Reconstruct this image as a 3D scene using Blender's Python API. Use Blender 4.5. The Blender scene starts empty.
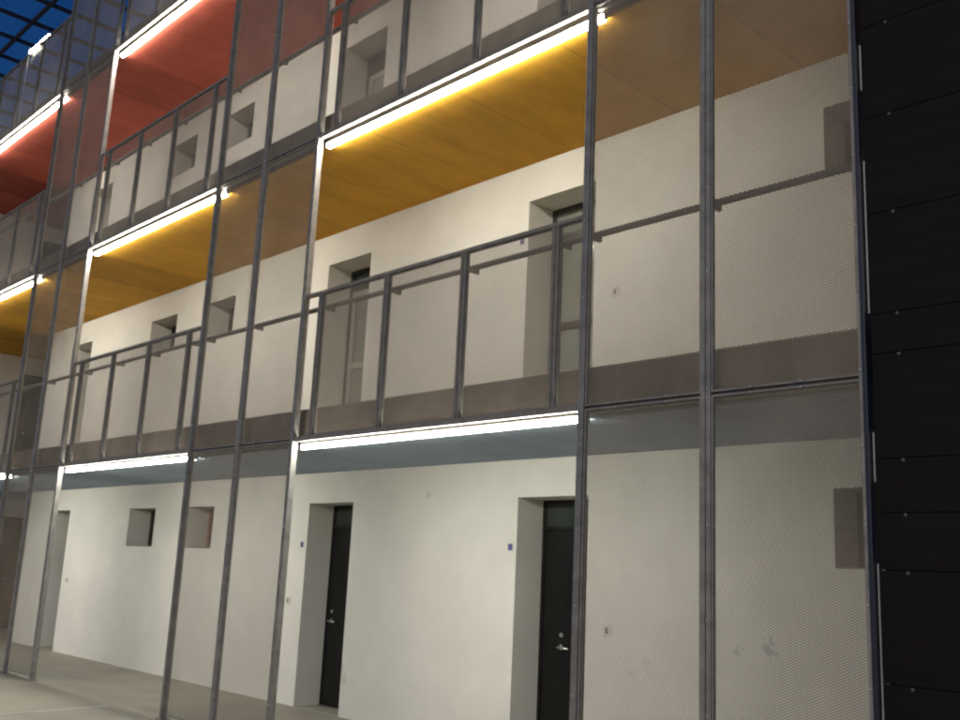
import bpy, math, random
import numpy as np
from mathutils import Matrix, Vector
random.seed(7)
S = bpy.context.scene
C = S.collection

# ------------------------------------------------------------------ camera
YAW, PITCH, ROLL, FPX = -8.17137597e-01, 2.09006219e-01, 4.76713367e-02, 1001.5
EYE = Vector((0, 0, 1.6))
fw = Vector((math.sin(YAW)*math.cos(PITCH), math.cos(YAW)*math.cos(PITCH), math.sin(PITCH)))
r0 = Vector((math.cos(YAW), -math.sin(YAW), 0)); u0 = r0.cross(fw)
rr = r0*math.cos(ROLL)+u0*math.sin(ROLL); uu = -r0*math.sin(ROLL)+u0*math.cos(ROLL)
cam = bpy.data.objects.new('camera', bpy.data.cameras.new('camera')); C.objects.link(cam)
M = Matrix((rr, uu, -fw)).transposed().to_4x4(); M.translation = EYE
cam.matrix_world = M
cam.data.sensor_width = 36; cam.data.lens = FPX/960*36
cam.data.clip_start = 0.05; cam.data.clip_end = 2000
S.camera = cam

# ------------------------------------------------------------------ dusk sky, added fill lamp, exposure
w = bpy.data.worlds.new('World'); S.world = w; w.use_nodes = True
nt = w.node_tree; bg = nt.nodes['Background']
sky = nt.nodes.new('ShaderNodeTexSky'); sky.sky_type = 'NISHITA'; sky.sun_disc = False
sky.sun_elevation = math.radians(4.5); sky.sun_rotation = math.radians(150)
sky.ozone_density = 6.0
nt.links.new(sky.outputs[0], bg.inputs[0]); bg.inputs[1].default_value = 0.15
sd = bpy.data.lights.new('fill_sun', 'SUN'); sd.energy = 1.2; sd.angle = math.radians(45); sd.color = (1, .86, .70)  # warm wide fill, added in place of unseen lights of the galleries opposite
so = bpy.data.objects.new('fill_sun', sd); C.objects.link(so)
so.rotation_euler = (math.radians(62), 0, math.radians(8))
S.view_settings.view_transform = 'Standard'; S.view_settings.look = 'None'
S.view_settings.exposure = 0.0; S.view_settings.gamma = 1; S.view_settings.use_curve_mapping = False
S.render.engine = 'CYCLES'
S.cycles.max_bounces = 10; S.cycles.diffuse_bounces = 5; S.cycles.transparent_max_bounces = 12
S.cycles.sample_clamp_indirect = 4.0
S.cycles.pixel_filter_type = 'BLACKMAN_HARRIS'; S.cycles.filter_width = 2.3
STRIP = 96.0

# ------------------------------------------------------------------ materials
def mat(name, col, rough=.7, metal=0., var=.0, scale=4., bump=0., bscale=60., spec=.5, stretch=(1, 1, 1), emit=None, strength=0):
    m = bpy.data.materials.new(name); m.use_nodes = True
    n = m.node_tree; b = n.nodes['Principled BSDF']; L = n.links.new
    b.inputs['Roughness'].default_value = rough; b.inputs['Metallic'].default_value = metal
    b.inputs['Specular IOR Level'].default_value = spec
    b.inputs['Base Color'].default_value = (*col, 1)
    g = n.nodes.new('ShaderNodeNewGeometry'); mp = n.nodes.new('ShaderNodeMapping')
    mp.inputs['Scale'].default_value = stretch; L(g.outputs['Position'], mp.inputs[0])
    if var:
        no = n.nodes.new('ShaderNodeTexNoise'); no.inputs['Scale'].default_value = scale
        no.inputs['Detail'].default_value = 7; no.inputs['Roughness'].default_value = .62
        L(mp.outputs[0], no.inputs['Vector'])
        cr = n.nodes.new('ShaderNodeValToRGB'); L(no.outputs['Fac'], cr.inputs[0])
        cr.color_ramp.elements[0].position = .3; cr.color_ramp.elements[1].position = .72
        cr.color_ramp.elements[0].color = (*[c*(1-var) for c in col], 1)
        cr.color_ramp.elements[1].color = (*[min(1, c*(1+var*.7)) for c in col], 1)
        L(cr.outputs[0], b.inputs['Base Color'])
        m['ramp'] = cr.name
    if bump:
        nb = n.nodes.new('ShaderNodeTexNoise'); nb.inputs['Scale'].default_value = bscale; nb.inputs['Detail'].default_value = 4
        L(g.outputs['Position'], nb.inputs['Vector'])
        bu = n.nodes.new('ShaderNodeBump'); bu.inputs['Strength'].default_value = bump; bu.inputs['Distance'].default_value = .004
        L(nb.outputs['Fac'], bu.inputs['Height']); L(bu.outputs[0], b.inputs['Normal'])
    if emit:
        b.inputs['Emission Color'].default_value = (*emit, 1); b.inputs['Emission Strength'].default_value = strength
    return m

def board_mat(name, col, var, seam=1.22, spec=.2, rough=.68):
    """painted soffit boards: joints every `seam` metres along x, streaks along y, each board slightly different"""
    m = mat(name, col, rough=rough, var=var, scale=2.2, stretch=(1.6, .6, 1), bump=.25, bscale=30, spec=spec)
    n = m.node_tree; L = n.links.new; b = n.nodes['Principled BSDF']; cr = n.nodes[m['ramp']]
    g = n.nodes.new('ShaderNodeNewGeometry'); sx = n.nodes.new('ShaderNodeSeparateXYZ'); L(g.outputs['Position'], sx.inputs[0])
    dv = n.nodes.new('ShaderNodeMath'); dv.operation = 'DIVIDE'; dv.inputs[1].default_value = seam; L(sx.outputs[0], dv.inputs[0])
    fr = n.nodes.new('ShaderNodeMath'); fr.operation = 'FRACT'; L(dv.outputs[0], fr.inputs[0])
    fl = n.nodes.new('ShaderNodeMath'); fl.operation = 'FLOOR'; L(dv.outputs[0], fl.inputs[0])
    wn = n.nodes.new('ShaderNodeTexWhiteNoise'); wn.noise_dimensions = '1D'; L(fl.outputs[0], wn.inputs['W'])
    mr = n.nodes.new('ShaderNodeMapRange'); mr.inputs[3].default_value = .84; mr.inputs[4].default_value = 1.12; L(wn.outputs[0], mr.inputs[0])
    lt = n.nodes.new('ShaderNodeMath'); lt.operation = 'LESS_THAN'; lt.inputs[1].default_value = .006; L(fr.outputs[0], lt.inputs[0])
    ml = n.nodes.new('ShaderNodeMapRange'); ml.inputs[3].default_value = 1; ml.inputs[4].default_value = .45; L(lt.outputs[0], ml.inputs[0])
    mu = n.nodes.new('ShaderNodeMath'); mu.operation = 'MULTIPLY'; L(mr.outputs[0], mu.inputs[0]); L(ml.outputs[0], mu.inputs[1])
    vm = n.nodes.new('ShaderNodeVectorMath'); vm.operation = 'SCALE'; L(cr.outputs[0], vm.inputs[0]); L(mu.outputs[0], vm.inputs['Scale'])
    L(vm.outputs[0], b.inputs['Base Color'])
    return m

PLASTER = mat('white_plaster', (.74, .72, .65), rough=.85, var=.08, scale=1.3, bump=.35, bscale=90, spec=.2)
def stain(m, c, rad, dark, sc, thr):
    n = m.node_tree; L = n.links.new; b = n.nodes['Principled BSDF']
    src = b.inputs['Base Color'].links[0].from_socket
    g = n.nodes.new('ShaderNodeNewGeometry')
    sub = n.nodes.new('ShaderNodeVectorMath'); sub.operation = 'SUBTRACT'; sub.inputs[1].default_value = c; L(g.outputs['Position'], sub.inputs[0])
    dv = n.nodes.new('ShaderNodeVectorMath'); dv.operation = 'DIVIDE'; dv.inputs[1].default_value = rad; L(sub.outputs[0], dv.inputs[0])
    ln = n.nodes.new('ShaderNodeVectorMath'); ln.operation = 'LENGTH'; L(dv.outputs[0], ln.inputs[0])
    no = n.nodes.new('ShaderNodeTexNoise'); no.inputs['Scale'].default_value = sc; no.inputs['Detail'].default_value = 5; L(g.outputs['Position'], no.inputs['Vector'])
    ad = n.nodes.new('ShaderNodeMath'); ad.operation = 'SUBTRACT'; L(no.outputs['Fac'], ad.inputs[0])
    ms = n.nodes.new('ShaderNodeMath'); ms.operation = 'MULTIPLY'; ms.inputs[1].default_value = .35; L(ln.outputs['Value'], ms.inputs[0]); L(ms.outputs[0], ad.inputs[1])
    mr = n.nodes.new('ShaderNodeMapRange'); mr.inputs[1].default_value = thr; mr.inputs[2].default_value = thr+.12; mr.clamp = True
    mr.inputs[3].default_value = 0; mr.inputs[4].default_value = .42; L(ad.outputs[0], mr.inputs[0])
    mx = n.nodes.new('ShaderNodeMix'); mx.data_type = 'RGBA'; L(mr.outputs[0], mx.inputs[0]); L(src, mx.inputs[6]); mx.inputs[7].default_value = (*dark, 1)
    L(mx.outputs[2], b.inputs['Base Color'])
stain(PLASTER, (-4.05, 6.85, 1.15), (.12, 1, .10), (.18, .18, .24), 18, .30)
stain(PLASTER, (-4.30, 6.85, 1.10), (.07, 1, .13), (.22, .22, .26), 26, .32)
stain(PLASTER, (-9.3, 6.85, .45), (.35, 1, .25), (.45, .44, .38), 9, .36)
stain(PLASTER, (-5.2, 6.85, .9), (.5, 1, .3), (.52, .50, .44), 7, .38)
GALV = mat('galvanised_steel', (.26, .25, .235), rough=.6, metal=.1, var=.30, scale=9, bump=.2, bscale=45, spec=.5)
POSTM = mat('galvanised_post', (.29, .275, .255), rough=.48, metal=.5, var=.3, scale=9, bump=.25, bscale=45)
GALV2 = mat('galvanised_railing', (.215, .20, .18), rough=.6, metal=.1, var=.28, scale=11, bump=.2, bscale=45)
MESHM = mat('expanded_metal', (.31, .27, .215), rough=.6, metal=.15, var=.32, scale=1.6, spec=.5)
RAILM = mat('handrail_steel', (.15, .14, .125), rough=.55, metal=.1, var=.2, scale=10)
NAVY = mat('sky_reflection_navy', (.020, .024, .040), rough=.35, var=.2, scale=6)  # blue sky reflection on the corner post, put into its base colour
BOARD = mat('black_cladding', (.0080, .0064, .0054), rough=.62, var=.35, scale=3.5, bump=.3, bscale=50, stretch=(.3, 1, 3), spec=.14)
EDGE = mat('raw_aluminium_edge', (.55, .55, .55), rough=.4, metal=.5, var=.15, scale=5)
SOF0 = board_mat('blue_grey_soffit', (.38, .465, .57), .14)
SOF1 = board_mat('yellow_soffit', (.70, .375, .042), .17)
SOF2 = board_mat('red_soffit', (.56, .130, .088), .16)
CONC = mat('concrete', (.20, .165, .13), rough=.85, var=.45, scale=2.4, bump=.5, bscale=40, stretch=(1, 1, .4))
PAVE = mat('screed_floor', (.29, .265, .21), rough=.6, var=.22, scale=.9, bump=.35, bscale=35, spec=.4)
BLACKD = mat('black_door', (.007, .0065, .006), rough=.3, var=.3, scale=8, bump=.1, bscale=30, spec=.35)
DARKG = mat('dark_door_glass', (.035, .045, .038), rough=.08, spec=.6, var=.2, scale=3)
FRAMED = mat('dark_metal_frame', (.045, .042, .036), rough=.4, var=.2, scale=9)
FRAMEL = mat('pale_metal_frame', (.34, .33, .29), rough=.4, var=.12, scale=7)
FROST = mat('greenish_glass', (.24, .255, .215), rough=.12, spec=.6, var=.15, scale=2)
PANE = mat('dark_window_glass', (.06, .06, .055), rough=.05, spec=.7, var=.2, scale=2)
WOOD = mat('orange_brown_wood', (.30, .125, .06), rough=.45, var=.3, scale=6, stretch=(4, 4, .5))
BROWN = mat('brown_door_leaf', (.13, .085, .055), rough=.5, var=.25, scale=5, stretch=(4, 4, .5))
STEEL = mat('brushed_steel', (.6, .6, .58), rough=.25, metal=.9, var=.1, scale=20)
BLUE = mat('blue_enamel', (.09, .10, .26), rough=.3, var=.15, scale=30)
PLWH = mat('white_plastic', (.62, .58, .53), rough=.4, var=.05, scale=20)
PLDK = mat('dark_plastic', (.10, .10, .10), rough=.4, var=.1, scale=20)
LED = mat('lit_diffuser', (.9, .9, .9), rough=.4, emit=(1, .955, .84), strength=STRIP*1.1)
LEDC = mat('lit_diffuser_cool', (.9, .9, .9), rough=.4, emit=(1, .985, .885), strength=STRIP*.77)
BOLTM = mat('dull_bolt', (.09, .09, .085), rough=.5, var=.2, scale=30)
ROOFB = mat('dark_roof_steel', (.03, .03, .04), rough=.5, var=.2, scale=4)
PAINT = mat('worn_line_paint', (.42, .41, .38), rough=.7, var=.3, scale=14)
GRN = mat('green_rubber', (.10, .14, .05), rough=.9, var=.3, scale=20)
GLZ = bpy.data.materials.new('roof_glass'); GLZ.use_nodes = True
_n = GLZ.node_tree; _n.nodes.clear(); _o = _n.nodes.new('ShaderNodeOutputMaterial'); _t = _n.nodes.new('ShaderNodeBsdfTransparent')
_g = _n.nodes.new('ShaderNodeBsdfGlossy'); _g.inputs['Roughness'].default_value = .05; _m = _n.nodes.new('ShaderNodeMixShader')
_t.inputs[0].default_value = (.56, .60, .68, 1)
_m.inputs[0].default_value = .05; _n.links.new(_t.outputs[0], _m.inputs[1]); _n.links.new(_g.outputs[0], _m.inputs[2]); _n.links.new(_m.outputs[0], _o.inputs[0])

# ------------------------------------------------------------------ helpers
class MB:
    def __init__(s): s.v = []; s.f = []
    def box(s, x0, x1, y0, y1, z0, z1):
        k = len(s.v)
        s.v += [(x, y, z) for z in (z0, z1) for y in (y0, y1) for x in (x0, x1)]
        s.f += [tuple(k+i for i in q) for q in ((0, 2, 3, 1), (4, 5, 7, 6), (0, 1, 5, 4), (2, 6, 7, 3), (0, 4, 6, 2), (1, 3, 7, 5))]
        return s
    def quad(s, *p):
        k = len(s.v); s.v += list(p); s.f.append(tuple(range(k, k+len(p)))); return s
    def cyl(s, a, b, r, n=12):
        a = Vector(a); b = Vector(b); d = (b-a).normalized()
        u = d.orthogonal().normalized(); v = d.cross(u); k = len(s.v)
        for c in (a, b):
            for i in range(n):
                t = 2*math.pi*i/n; s.v.append(tuple(c+u*(r*math.cos(t))+v*(r*math.sin(t))))
        for i in range(n):
            j = (i+1) % n; s.f.append((k+i, k+j, k+n+j, k+n+i))
        s.f.append(tuple(k+i for i in range(n))[::-1]); s.f.append(tuple(k+n+i for i in range(n)))
        return s
    def mesh(s, name, m, bevel=0, smooth=False):
        me = bpy.data.meshes.new(name); me.from_pydata(s.v, [], s.f); me.update()
        me.materials.append(m)
        if smooth:
            for p in me.polygons: p.use_smooth = len(p.vertices) == 4
        return me
    def build(s, name, m, parent=None, bevel=0, smooth=False):
        o = bpy.data.objects.new(name, s.mesh(name, m, smooth=smooth)); C.objects.link(o)
        if parent: o.parent = parent
        if bevel:
            bv = o.modifiers.new('bevel', 'BEVEL'); bv.width = bevel; bv.segments = 2; bv.limit_method = 'ANGLE'
        return o
def tag(o, label=None, cat=None, group=None, kind=None):
    if label: o['label'] = label
    if cat: o['category'] = cat
    if group: o['group'] = group
    if kind: o['kind'] = kind
    return o
def thing(name, loc, label, cat, group=None):
    o = bpy.data.objects.new(name, None); C.objects.link(o); o.location = loc
    o.empty_display_size = .2
    return tag(o, label, cat, group)
def copy_tree(o, parent=None):
    c = o.copy(); C.objects.link(c); c.parent = parent
    for ch in [q for q in ALL() if q.parent == o]: copy_tree(ch, c)
    return c
def ALL(): return list(C.objects)
def grow(proto, places, group):
    """places: list of (location, label); the first one uses proto itself"""
    out = []
    kids = [q for q in ALL() if q.parent == proto]
    sub = {k: [q for q in ALL() if q.parent == k] for k in kids}
    for i, (loc, label) in enumerate(places):
        if i == 0: r = proto
        else:
            r = proto.copy(); C.objects.link(r)
            for k in kids:
                c = k.copy(); C.objects.link(c); c.parent = r
                for g in sub[k]:
                    d = g.copy(); C.objects.link(d); d.parent = c
        r.location = loc; r['label'] = label; r['group'] = group
        out.append(r)
    return out

# ------------------------------------------------------------------ measured layout (metres)
D, W, REC = 5.12, 6.85, .38            # screen plane, white wall plane, recess depth
CE = [2.67, 5.68, 8.69]                # ceilings
FL = [0.0, 3.03, 6.04, 9.05]           # floor levels
XR, XL, XE = -1.6, -19.2, -22.2        # corridor right end, end of white wall, lobby end wall
BAYS = [(-7.93, -4.41), (-13.46, -9.90), (-18.95, -15.43)]          # open bays
SCR = [(-4.41, -3.42, -2.44), (-9.90, -8.92, -7.93), (-15.43, -14.45, -13.46)]   # screened bays
BN = ['nearest', 'middle', 'far left']
SN = ['ground floor', 'yellow ceilinged storey', 'red ceilinged storey', 'roof terrace']

# ------------------------------------------------------------------ ground
g = MB().quad((-300, -300, 0), (300, -300, 0), (300, 300, 0), (-300, 300, 0)).build('ground', PAVE); tag(g, kind='structure')
ln = MB().quad((-10.82, 3.6, .004), (-10.74, 3.6, .004), (-10.92, 5.0, .004), (-11.0, 5.0, .004)).build('ground_marking', PAINT); tag(ln, kind='structure')

# ------------------------------------------------------------------ building
bld = thing('gallery_building', (-12, 8, 0), 'white walled apartment block with open access galleries and coloured ceilings', 'building')
def part(mb, name, m, parent=bld, **k):
    o = mb.build(name, m, **k); o.parent = parent
    o.matrix_parent_inverse = Matrix.Translation(-Vector(parent.location)); return o
bld_off = Matrix.Translation(-Vector(bld.location))

# openings in the long white wall: (x0, x1, z0, z1, kind)
T = [2.315, 5.285, 8.27]
OP = []
for k in range(3):
    t = T[k]; f = FL[k]
    a = 'dark' if k == 0 else 'glass'
    OP += [(-18.18, -17.32, f, t, k, a), (-15.02, -14.15, t-.57, t, k, 'win'), (-13.19, -12.42, t-.57, t, k, 'wood' if k == 0 else 'win'),
           (-10.15, -9.28, f, t, k, a), (-6.68, -5.81, f, t, k, a), (-3.51, -2.65, t-.57, t, k, 'win')]
def wall_with_holes(x0, x1, z0, z1, holes, y):
    xs = sorted({x0, x1, *[h[0] for h in holes], *[h[1] for h in holes]})
    zs = sorted({z0, z1, *[h[2] for h in holes], *[h[3] for h in holes]})
    b = MB()
    for i in range(len(xs)-1):
        for j in range(len(zs)-1):
            cx = (xs[i]+xs[i+1])/2; cz = (zs[j]+zs[j+1])/2
            if any(h[0] < cx < h[1] and h[2] < cz < h[3] for h in holes): continue
            b.quad((xs[i], y, zs[j]), (xs[i+1], y, zs[j]), (xs[i+1], y, zs[j+1]), (xs[i], y, zs[j+1]))
    for h in holes:
        a0, a1, c0, c1 = h[:4]; e = y+REC+.06
        b.quad((a0, y, c0), (a0, y, c1), (a0, e, c1), (a0, e, c0)); b.quad((a1, y, c0), (a1, e, c0), (a1, e, c1), (a1, y, c1))
        b.quad((a0, y, c1), (a1, y, c1), (a1, e, c1), (a0, e, c1)); (c0 > .1) and b.quad((a0, y, c0), (a0, e, c0), (a1, e, c0), (a1, y, c0))
        b.quad((a0-.01, e, c0-.01), (a1+.01, e, c0-.01), (a1+.01, e, c1+.01), (a0-.01, e, c1+.01))
    # solid remainder behind the face, so the wall has depth
    b.quad((x0, y, z0), (x0, y, z1), (x0, y+3.4, z1), (x0, y+3.4, z0))
    b.quad((x0, y, z1), (x1, y, z1), (x1, y+3.4, z1), (x0, y+3.4, z1))
    b.quad((x0, y+3.4, z0), (x0, y+3.4, z1), (x1, y+3.4, z1), (x1, y+3.4, z0))
    return b
part(wall_with_holes(XL, XR+.2, 0.0, 9.2, [(*h[:2], max(h[2], .002) if h[2] < .01 else h[2]+.002, h[3]) for h in OP], W), 'wall', PLASTER)
part(MB().box(XE-.2, XE, D+.1, 10.4, 0, 9.2), 'end_wall', PLASTER)
part(MB().box(XE, XL-.003, 10.25, 10.4, 0, 9.2), 'lobby_wall', PLASTER)
part(MB().box(XR, XR+.2, D+.1, W-.003, 0, 9.2), 'side_wall', PLASTER)
SOF = [SOF0, SOF1, SOF2]
for k in range(3):
    c = CE[k]; y0 = D+.105
    # soffit boards over gallery, and over the lobby recess beyond the white wall
    part(MB().box(XE+.003, XR-.003, y0, W-.003, c, c+.02), 'ceiling', SOF[k])
    part(MB().box(XE+.003, XL-.006, W-.0028, 10.24, c, c+.02), 'lobby_ceiling', SOF[k])
    top = FL[k+1]
    part(MB().box(XE+.003, XR-.003, y0, W-.004, c+.021, top-.012), 'floor_slab', CONC)
    part(MB().box(XE+.003, XL-.006, W-.003, 10.24, c+.021, top-.012), 'lobby_slab', CONC)
    if k < 2: part(MB().box(XE+.003, XR-.003, y0+.004, W-.004, top-.0118, top), 'gallery_floor', PAVE)

def place_child(mb, name, m, parent, **k):
    o = mb.build(name, m, **k); o.parent = parent; return o
# windows and doors (parts of the building)
for (x0, x1, z0, z1, k, kind) in OP:
    y = W+REC
    if kind in ('win', 'wood'):
        fm = WOOD if kind == 'wood' else FRAMED
        t = .05
        f = MB().box(x0+.002, x0+t, y-.03, y+.03, z0+.002, z1-.002).box(x1-t, x1-.002, y-.03, y+.03, z0+.002, z1-.002)
        f.box(x0+t, x1-t, y-.03, y+.03, z1-t, z1-.002).box(x0+t, x1-t, y-.03, y+.03, z0+.002, z0+t)
        wn = part(f, 'window', fm, bevel=.004)
        p = MB().box(x0+t, x1-t, y-.006, y+.006, z0+t, z1-t).build('pane', PANE); p.parent = wn
        h = MB().box(x1-t+.008, x1-t+.028, y-.055, y-.031, (z0+z1)/2-.05, (z0+z1)/2+.05).build('handle', STEEL); h.parent = wn
        sl = MB().box(x0+.004, x1-.004, W-.0, y-.031, z0+.0025, z0+.014).build('sill', CONC); sl.parent = wn
    elif kind == 'dark':
        t = .035; tz = z1-.27
        fr = MB().box(x0+.002, x0+t, y-.03, y+.03, .004, z1-.002).box(x1-t, x1-.002, y-.03, y+.03, .004, z1-.002)
        fr.box(x0+t, x1-t, y-.03, y+.03, z1-t, z1-.002).box(x0+t, x1-t, y-.03, y+.03, tz-.02, tz+.02)
        d = part(fr, 'door', BLACKD, bevel=.003)
        q = MB().box(x0+t, x1-t, y-.01, y+.01, tz+.02, z1-t).build('transom_pane', DARKG); q.parent = d
        lf = MB().box(x0+t+.004, x1-t-.004, y-.022, y+.02, .012, tz-.024)
        l = lf.build('door_leaf', BLACKD, bevel=.003); l.parent = d
        hx = x0+.28 if x0 > -8 else x0+.12
        hb = MB().cyl((hx, y-.022, .96), (hx, y-.07, .96), .012).cyl((hx-.012, y-.07, .96), (hx+.13, y-.07, .955), .011)
        hb.cyl((hx, y-.022, .96), (hx, y-.028, .96), .026, 16)
        k_ = MB().cyl((hx, y-.022, 1.07), (hx, y-.030, 1.07), .022, 14).cyl((hx, y-.030, 1.07), (hx, y-.036, 1.07), .009, 10).build('lock', STEEL, smooth=True); k_.parent = d
        h = hb.build('handle', STEEL, smooth=True); h.parent = d
    else:
        f0 = z0+.004; t = .05; tz = z1-.30; mz = f0+1.0
        fr = MB().box(x0+.002, x0+t, y-.03, y+.03, f0, z1-.002).box(x1-t, x1-.002, y-.03, y+.03, f0, z1-.002)
        fr.box(x0+t, x1-t, y-.03, y+.03, z1-t, z1-.002)
        d = part(fr, 'door', FRAMED, bevel=.003)
        q = MB().box(x0+t, x1-t, y-.01, y+.01, tz+.02, z1-t).build('transom_pane', FROST if x0 > -8 else DARKG); q.parent = d
        m = FRAMED if x0 > -8 else FRAMEL
        lf = MB().box(x0+t+.003, x0+t+.09, y-.025, y+.02, f0+.01, tz+.018).box(x1-t-.09, x1-t-.003, y-.025, y+.02, f0+.01, tz+.018)
        lf.box(x0+t+.09, x1-t-.09, y-.025, y+.02, tz-.06, tz+.018).box(x0+t+.09, x1-t-.09, y-.025, y+.02, f0+.01, f0+.12).box(x0+t+.09, x1-t-.09, y-.025, y+.02, mz-.04, mz+.04)
        l = lf.build('door_leaf', m, bevel=.003); l.parent = d
        q = MB().box(x0+t+.09, x1-t-.09, y-.008, y+.008, f0+.12, mz-.04).box(x0+t+.09, x1-t-.09, y-.008, y+.008, mz+.04, tz-.06).build('pane', FROST); q.parent = d
        hx = x1-t-.045
        h = MB().cyl((hx, y-.025, mz-.06), (hx, y-.075, mz-.06), .011).cyl((hx+.01, y-.075, mz-.06), (hx-.12, y-.075, mz-.06), .01).build('handle', STEEL, smooth=True); h.parent = d
# lobby doors in the end wall
for k in range(3):
    z0 = FL[k]+.004; z1 = FL[k]+2.28; m = [BROWN, BLACKD, BLACKD][k]
    fr = MB().box(XE+.001, XE+.05, 7.36, 7.42, z0, z1).box(XE+.001, XE+.05, 8.30, 8.36, z0, z1).box(XE+.001, XE+.05, 7.42, 8.30, z1-.06, z1)
    d = part(fr, 'lobby_door', m, bevel=.003)
    l = MB().box(XE+.001, XE+.035, 7.425, 8.295, z0+.008, z1-.064).build('door_leaf', m, bevel=.003); l.parent = d
    h = MB().cyl((XE+.035, 7.52, z0+1.02), (XE+.09, 7.52, z0+1.02), .011).cyl((XE+.085, 7.51, z0+1.02), (XE+.085, 7.64, z0+1.02), .01).build('handle', STEEL, smooth=True); h.parent = d
# every door's and window's children were made in world coordinates: the parents' inverse is the plain one
for o in ALL():
    if o.parent and o.parent.parent == bld: pass

# low floor trim: dark shadow joint at foot of the wall
# ------------------------------------------------------------------ light strips (lit lamps under the slab edges)
def strip_light(b, k):
    x0, x1 = BAYS[b]; x0 += .04; x1 += .05 if k else -.03
    z = CE[k]; cx = (x0+x1)/2; L = x1-x0
    t = thing('light_strip', (cx, D+.075, z), 'x', 'light')
    n = 3
    hs = MB().box(-L/2, L/2, -.008, .029, .012, .028).box(-L/2, L/2, -.0015, .0015, -.032, -.0255).box(-L/2-.004, -L/2, -.018, .029, -.028, .028).box(L/2, L/2+.004, -.018, .029, -.028, .028)
    place_child(hs, 'housing', GALV2, t)
    for i in range(n):
        a = -L/2+L*i/n+.004; c = -L/2+L*(i+1)/n-.004
        place_child(MB().box(a, c, -.016, .028, -.025, .0115), 'diffuser', LED if k else LEDC, t)
    return t
for b in range(3):
    for k in range(3):
        t = strip_light(b, k)
        pos = ['in the nearest open bay', 'in the middle open bay', 'in the far left open bay'][b]
        t['label'] = ['glowing white strip light under the grey-blue ceiling edge %s', 'glowing white strip light along the yellow ceiling edge %s', 'glowing white strip light along the red ceiling edge %s'][k] % pos
        t['group'] = 'strip lights along the gallery edges'
# ------------------------------------------------------------------ posts
HT = 11.3
def flat_pair(mb, x, y, z0, z1, wd=.072, dp=.045):
    """two bolted flats with a dark joint between them, and a web behind"""
    mb.box(x-wd/2, x-.004, y-dp/2, y+dp/2, z0, z1).box(x+.004, x+wd/2, y-dp/2, y+dp/2, z0, z1).box(x-.0038, x+.0038, y-dp/2+.012, y+dp/2-.004, z0, z1)
def bolts(mb, x, y, zs, r=.007):
    for z in zs: mb.cyl((x, y, z), (x, y-.007, z), r, 6)
def post(x, label, kind):
    t = thing('steel_post', (x, D, 0), label, 'post', 'full height posts of the screen')
    mb = MB(); bz = [.35+.53*i+random.uniform(-.03, .03) for i in range(20)]
    if kind == 'mid':
        flat_pair(mb, 0, 0, 0.002, HT)
    elif kind == 'edge':
        mb.box(-.0255, .0255, -.030, .030, .002, HT)
    p = place_child(mb, 'shaft', POSTM if kind == 'edge' else GALV, t, bevel=.002)
    bb = MB(); bolts(bb, .016 if kind == 'mid' else .006, -.0225 if kind == 'mid' else -.030, bz)
    if kind == 'mid': bolts(bb, .016, -.0225, [2.70, 2.76, 5.70, 5.76])
    place_child(bb, 'bolt_heads', EDGE, t)
    place_child(MB().box(-.055, .055, -.055, .055, .001, .009), 'base_plate', GALV2, t, bevel=.002)
    return t
post(-4.41, 'steel post at right edge of the nearest open bay', 'edge')
post(-7.93, 'steel post at left edge of the nearest open bay', 'edge')
post(-9.90, 'steel post at right edge of the middle open bay', 'edge')
post(-13.46, 'steel post at left edge of the middle open bay', 'edge')
post(-15.43, 'steel post at right edge of the far left open bay', 'edge')
post(-3.42, 'double flat steel post dividing the nearest mesh screen, beside the black cladding', 'mid')
post(-8.92, 'double flat steel post dividing the middle mesh screen', 'mid')
post(-14.45, 'double flat steel post dividing the far left mesh screen', 'mid')
t = thing('corner_post', (-2.405, D, 0), 'corner post coloured navy for its sky reflection, between mesh screen and black cladding', 'post')
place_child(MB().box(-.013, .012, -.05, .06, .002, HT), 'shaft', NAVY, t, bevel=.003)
place_child(MB().box(-.035, -.0132, -.04, .03, .002, HT), 'flange', GALV, t, bevel=.002)
bb = MB(); bolts(bb, -.024, -.04, [.3+.41*i for i in range(26)], .006)
place_child(bb, 'bolt_heads', EDGE, t)

# ------------------------------------------------------------------ expanded metal sheet mesh
LW, SW = .034, .0150
def expanded(name, wd, ht, sw=.0038):
    """flattened expanded metal: lozenge openings, every strand a tilted ribbon of its own"""
    nx = max(2, round(wd/(LW/2))); nz = max(2, round(ht/(SW/2)))
    dx = wd/nx; dz = ht/nz
    i, j = np.meshgrid(np.arange(nx), np.arange(nz), indexing='ij')
    i = i.ravel(); j = j.ravel()
    up = ((i+j) % 2 == 0)
    x0 = -wd/2+i*dx; x1 = x0+dx
    za = j*dz; zb = za+dz
    p0z = np.where(up, za, zb); p1z = np.where(up, zb, za)
    L = math.hypot(dx, dz); hw = sw/2
    ox = np.where(up, -dz, dz)/L*hw*.0; oz = dx/L*hw*1.15
    tilt = -.0006
    v = np.zeros((len(i), 4, 3))
    v[:, 0] = np.c_[x0, np.full(len(i), -tilt), p0z-oz]; v[:, 1] = np.c_[x1, np.full(len(i), -tilt), p1z-oz]
    v[:, 2] = np.c_[x1, np.full(len(i), tilt), p1z+oz]; v[:, 3] = np.c_[x0, np.full(len(i), tilt), p0z+oz]
    n = len(i); me = bpy.data.meshes.new(name)
    me.vertices.add(n*4); me.vertices.foreach_set('co', v.reshape(-1))
    me.loops.add(n*4); me.loops.foreach_set('vertex_index', np.arange(n*4))
    me.polygons.add(n); me.polygons.foreach_set('loop_start', np.arange(0, n*4, 4)); me.polygons.foreach_set('loop_total', np.full(n, 4))
    me.update(calc_edges=True); me.materials.append(MESHM)
    return me
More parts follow.
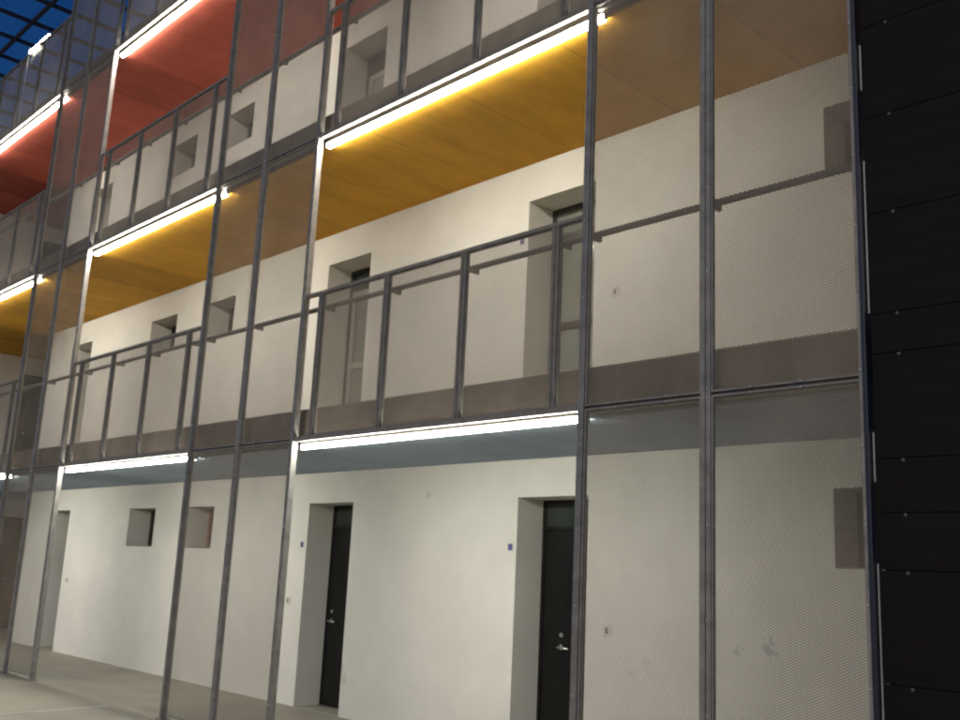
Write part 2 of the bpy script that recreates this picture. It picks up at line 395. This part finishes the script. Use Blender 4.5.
def frame_box(mb, wd, z0, z1, fw_=.030, y0=-.012, y1=.012):
    h = wd/2
    mb.box(-h, -h+fw_, y0, y1, z0, z1).box(h-fw_, h, y0, y1, z0, z1).box(-h+fw_, h-fw_, y0, y1, z0, z0+fw_).box(-h+fw_, h-fw_, y0, y1, z1-fw_, z1)
PZ = [(.045, 2.715), (2.735, 5.735), (5.755, 8.745), (8.765, 11.25)]
sheets = {}
def sheet(wd, ht):
    key = (round(wd, 2), round(ht, 2))
    if key not in sheets: sheets[key] = expanded('expanded_metal_sheet', wd, ht)
    return sheets[key]
for b, (xa, xm, xb) in enumerate(SCR):
    for side in (0, 1):
        if side == 0: x0, x1 = xa+.0265, xm-.037
        else: x0, x1 = xm+.037, xb-(.0265 if b else .0)
        for k, (z0, z1) in enumerate(PZ):
            cx = (x0+x1)/2; wd = x1-x0
            lab = '%s mesh panel of the %s screen at the %s' % (['left', 'right'][side], BN[b], SN[k])
            t = thing('mesh_panel', (cx, D, z0), lab, 'mesh panel', 'expanded metal panels of the full height screens')
            f = MB(); frame_box(f, wd, 0, z1-z0, .011)
            place_child(f, 'frame', GALV, t)
            o = bpy.data.objects.new('mesh_sheet', sheet(wd-.03, z1-z0-.03)); C.objects.link(o); o.parent = t; o.location = (0, 0, .015)
    # cross rails between storeys belong to the screen frame
    for k, z in enumerate((2.725, 5.745, 8.755)):
        x0, x1 = xa+.024, xb-(.024 if b else .0)
        t = thing('cross_rail', ((x0+x1)/2, D+.035, z), 'flat steel rail behind the %s mesh screen at the edge of the %s ceiling' % (BN[b], ['grey-blue', 'yellow', 'red'][k]), 'rail', 'cross rails behind the mesh screens')
        place_child(MB().box(-(x1-x0)/2, (x1-x0)/2, -.02, .02, -.035, .035), 'bar', RAILM, t, bevel=.002)
        bb = MB()
        for q in (-.7, -.3, .3, .62):
            bolts(bb, q, -.049, [-.018, .018], .006)
        place_child(bb, 'bolt_heads', EDGE, t)

# ------------------------------------------------------------------ railings in the open bays
for b, (xa, xb) in enumerate(BAYS):
    for k in (1, 2, 3):
        zb = [0, 2.705, 5.725, 8.735][k]; zt = [0, 4.115, 7.125, 10.12][k]
        x0 = xa+.30; x1 = xb-.026
        lab = 'mesh filled steel railing of the %s open bay at the %s' % (BN[b], SN[k])
        t = thing('railing', ((xa+xb)/2, D, zb), lab, 'railing', 'mesh railings of the open bays')
        off = (xa+xb)/2; h = zt-zb
        pl = MB().box(xa+.026-off, x1-off, -.022, .022, h-.032, h)
        place_child(pl, 'top_rail', GALV2, t, bevel=.002)
        place_child(MB().box(xa+.026-off, x1-off, -.02, .02, 0, .045), 'bottom_rail', GALV2, t, bevel=.002)
        px = [xa+.28+.985*i for i in range(4)]
        for i, p in enumerate(px):
            m = MB(); flat_pair(m, p-off, 0, .0455, h-.0325, .066, .042)
            place_child(m, 'post', GALV2, t, bevel=.0015)
            nxt = px[i+1]-.034 if i < 3 else x1
            wd = nxt-(p+.034); c = (nxt+p+.034)/2-off
            f = MB()
            frame_box(f, wd, .046, h-.033, .010, -.006, .006)
            ff = place_child(f, 'infill_frame', GALV2, t); ff.location = (c, 0, 0)
            o = bpy.data.objects.new('mesh_infill', sheet(wd-.018, h-.046-.033-.018)); C.objects.link(o); o.parent = t; o.location = (c, 0, .055)
# continuous handrails behind screens and railings
for k in (1, 2):
    z = [0, 4.005, 7.005][k]; y = D+.135
    t = thing('handrail', (-10.6, y, z), 'round steel handrail running along the %s behind the screens' % SN[k], 'handrail', 'long handrails along the galleries')
    place_child(MB().cyl((-8.3, 0, 0), (8.15, 0, 0), .024, 12), 'tube', RAILM, t, smooth=True)
    xs = []
    for (xa, xm, xb) in SCR: xs += [xa, xm]
    for (xa, xb) in BAYS: xs += [xa+.28+.985*i for i in range(4)]
    for x in xs:
        q = x+10.6
        m = MB().box(q-.012, q+.012, -.11, .012, -.062, -.044).box(q-.012, q+.012, -.012, .012, -.044, -.015)
        place_child(m, 'bracket', RAILM, t, bevel=.002)

# ------------------------------------------------------------------ black cladding on the right
cl = thing('cladding_wall', (-1.2, D, 0), 'black board cladding with small bolts at right edge of the photo', 'cladding')
zs = [.02, .58, 1.15, 1.71, 2.0, 2.28, 2.84, 3.06, 3.63, 4.20, 4.76, 5.33, 5.90, 6.47, 7.04, 7.61, 8.18, 8.75, 9.32, 9.9, 10.5, 11.1]
X0 = -2.378
place_child(MB().box(-1.16, 2.7, .02, .075, .01, 11.1), 'backing', BOARD, cl)
for c in range(3):
    xa = X0+1.2+c*1.24; xb = xa+1.232
    for i in range(len(zs)-1):
        o = place_child(MB().box(xa, xb, -.012, .0195, zs[i]+.002, zs[i+1]-.002), 'board', BOARD, cl, bevel=.0015)
        if c == 0:
            b_ = MB()
            for q in (xa+.15, xb-.15): b_.cyl((q, -.012, zs[i+1]-.012), (q, -.019, zs[i+1]-.012), .009, 8)
            b2 = b_.build('bolt', BOLTM); b2.parent = o
for (a, c) in ((1.74, .9), (2.42, 2.16), (3.95, 3.07), (4.66, 4.38)):
    place_child(MB().box(X0+1.2-.0075, X0+1.2-.0015, -.016, .012, c, a), 'edge_trim', EDGE, cl)

# ------------------------------------------------------------------ small wall fittings
def plate(x, z, label):
    t = thing('number_plate', (x, W, z), label, 'number plate', 'blue plates beside doors')
    place_child(MB().box(-.032, .032, -.006, -.001, -.035, .035), 'backing', PLWH, t)
    place_child(MB().box(-.027, .027, -.008, -.0062, -.030, .030), 'face', BLUE, t)
plate(-10.235, 1.83, 'small blue plate left of the middle ground floor door')
plate(-6.755, 1.85, 'small blue plate left of the right hand ground floor door')
plate(-6.755, 4.88, 'small blue plate left of the glazed door under the yellow ceiling')
def bell(x, z, label, dark=False):
    t = thing('wall_switch', (x, W, z), label, 'switch', 'switches beside the doors')
    place_child(MB().box(-.045, .045, -.010, -.001, -.045, .045), 'cover', PLWH, t, bevel=.003)
    place_child(MB().box(-.022, .004, -.0125, -.0102, -.022, .024), 'button', PLDK if dark else CONC, t)
bell(-10.43, 1.17, 'pale square switch left of the middle ground floor door')
bell(-5.56, 1.17, 'pale square switch right of the right hand ground floor door', True)
bell(-5.54, 4.14, 'pale square switch right of the glazed door under the yellow ceiling', True)
bell(-17.08, 1.16, 'pale square switch right of the far left ground floor door')
t = thing('cover_cap', (-7.98, W, 2.37), 'round white cover cap high on the ground floor wall between the doors', 'cover cap')
place_child(MB().cyl((0, -.001, 0), (0, -.008, 0), .035, 20), 'cap', PLWH, t)
place_child(MB().cyl((0, -.0082, 0), (0, -.0105, 0), .006, 8), 'screw', STEEL, t)

# ------------------------------------------------------------------ roof terrace lamp and glazed roof
t = thing('terrace_lamp', (-16.9, D, 10.165), 'short bright tube lamp on the terrace railing under the glass roof', 'lamp')
place_child(MB().box(-.42, .42, -.012, .012, -.044, -.021), 'housing', GALV2, t)
place_child(MB().cyl((-.41, 0, 0), (.41, 0, 0), .013, 10), 'tube', LEDC, t, smooth=True)
place_child(MB().cyl((-.30, -.05, -.10), (.10, -.05, -.10), .008, 8), 'tube_reflection', LEDC, t, smooth=True)  # glowing rod stands in for the reflection of the tube above
place_child(MB().box(-.32, -.31, -.05, .0, -.105, .0).box(.11, .12, -.05, .0, -.105, .0), 'rod_holder', GALV2, t)  # carries the reflection rod below the tube
place_child(MB().box(-.43, -.415, -.035, -.0225, -1.40, .03), 'lit_post_line', EDGE, t)  # pale bar drawn for the railing post where it catches light
gr = thing('glass_roof', (-12, 4, 13), 'glazed courtyard roof with dark steel grid seen top left', 'glass roof')
bm_ = MB(); x = -35+.35
X1, X2, Y1, Y2 = -32, 14, -12, 14
nx = int((X2-X1)/1.06)
for i in range(nx):
    xx = -20.65+1.06*(i-11)
    bm_.box(xx-.03+12, xx+.03+12, Y1-4, Y2-4, -.03, .05)
for i in range(-8, 4):
    yy = 6.35+2.2*i
    bm_.box(X1+12, X2+12, yy-.035-4, yy+.035-4, -.033, .053)
place_child(bm_, 'beams', ROOFB, gr)
place_child(MB().quad((X1+12, Y1-4, .1), (X2+12, Y1-4, .1), (X2+12, Y2-4, .1), (X1+12, Y2-4, .1)), 'glazing', GLZ, gr)
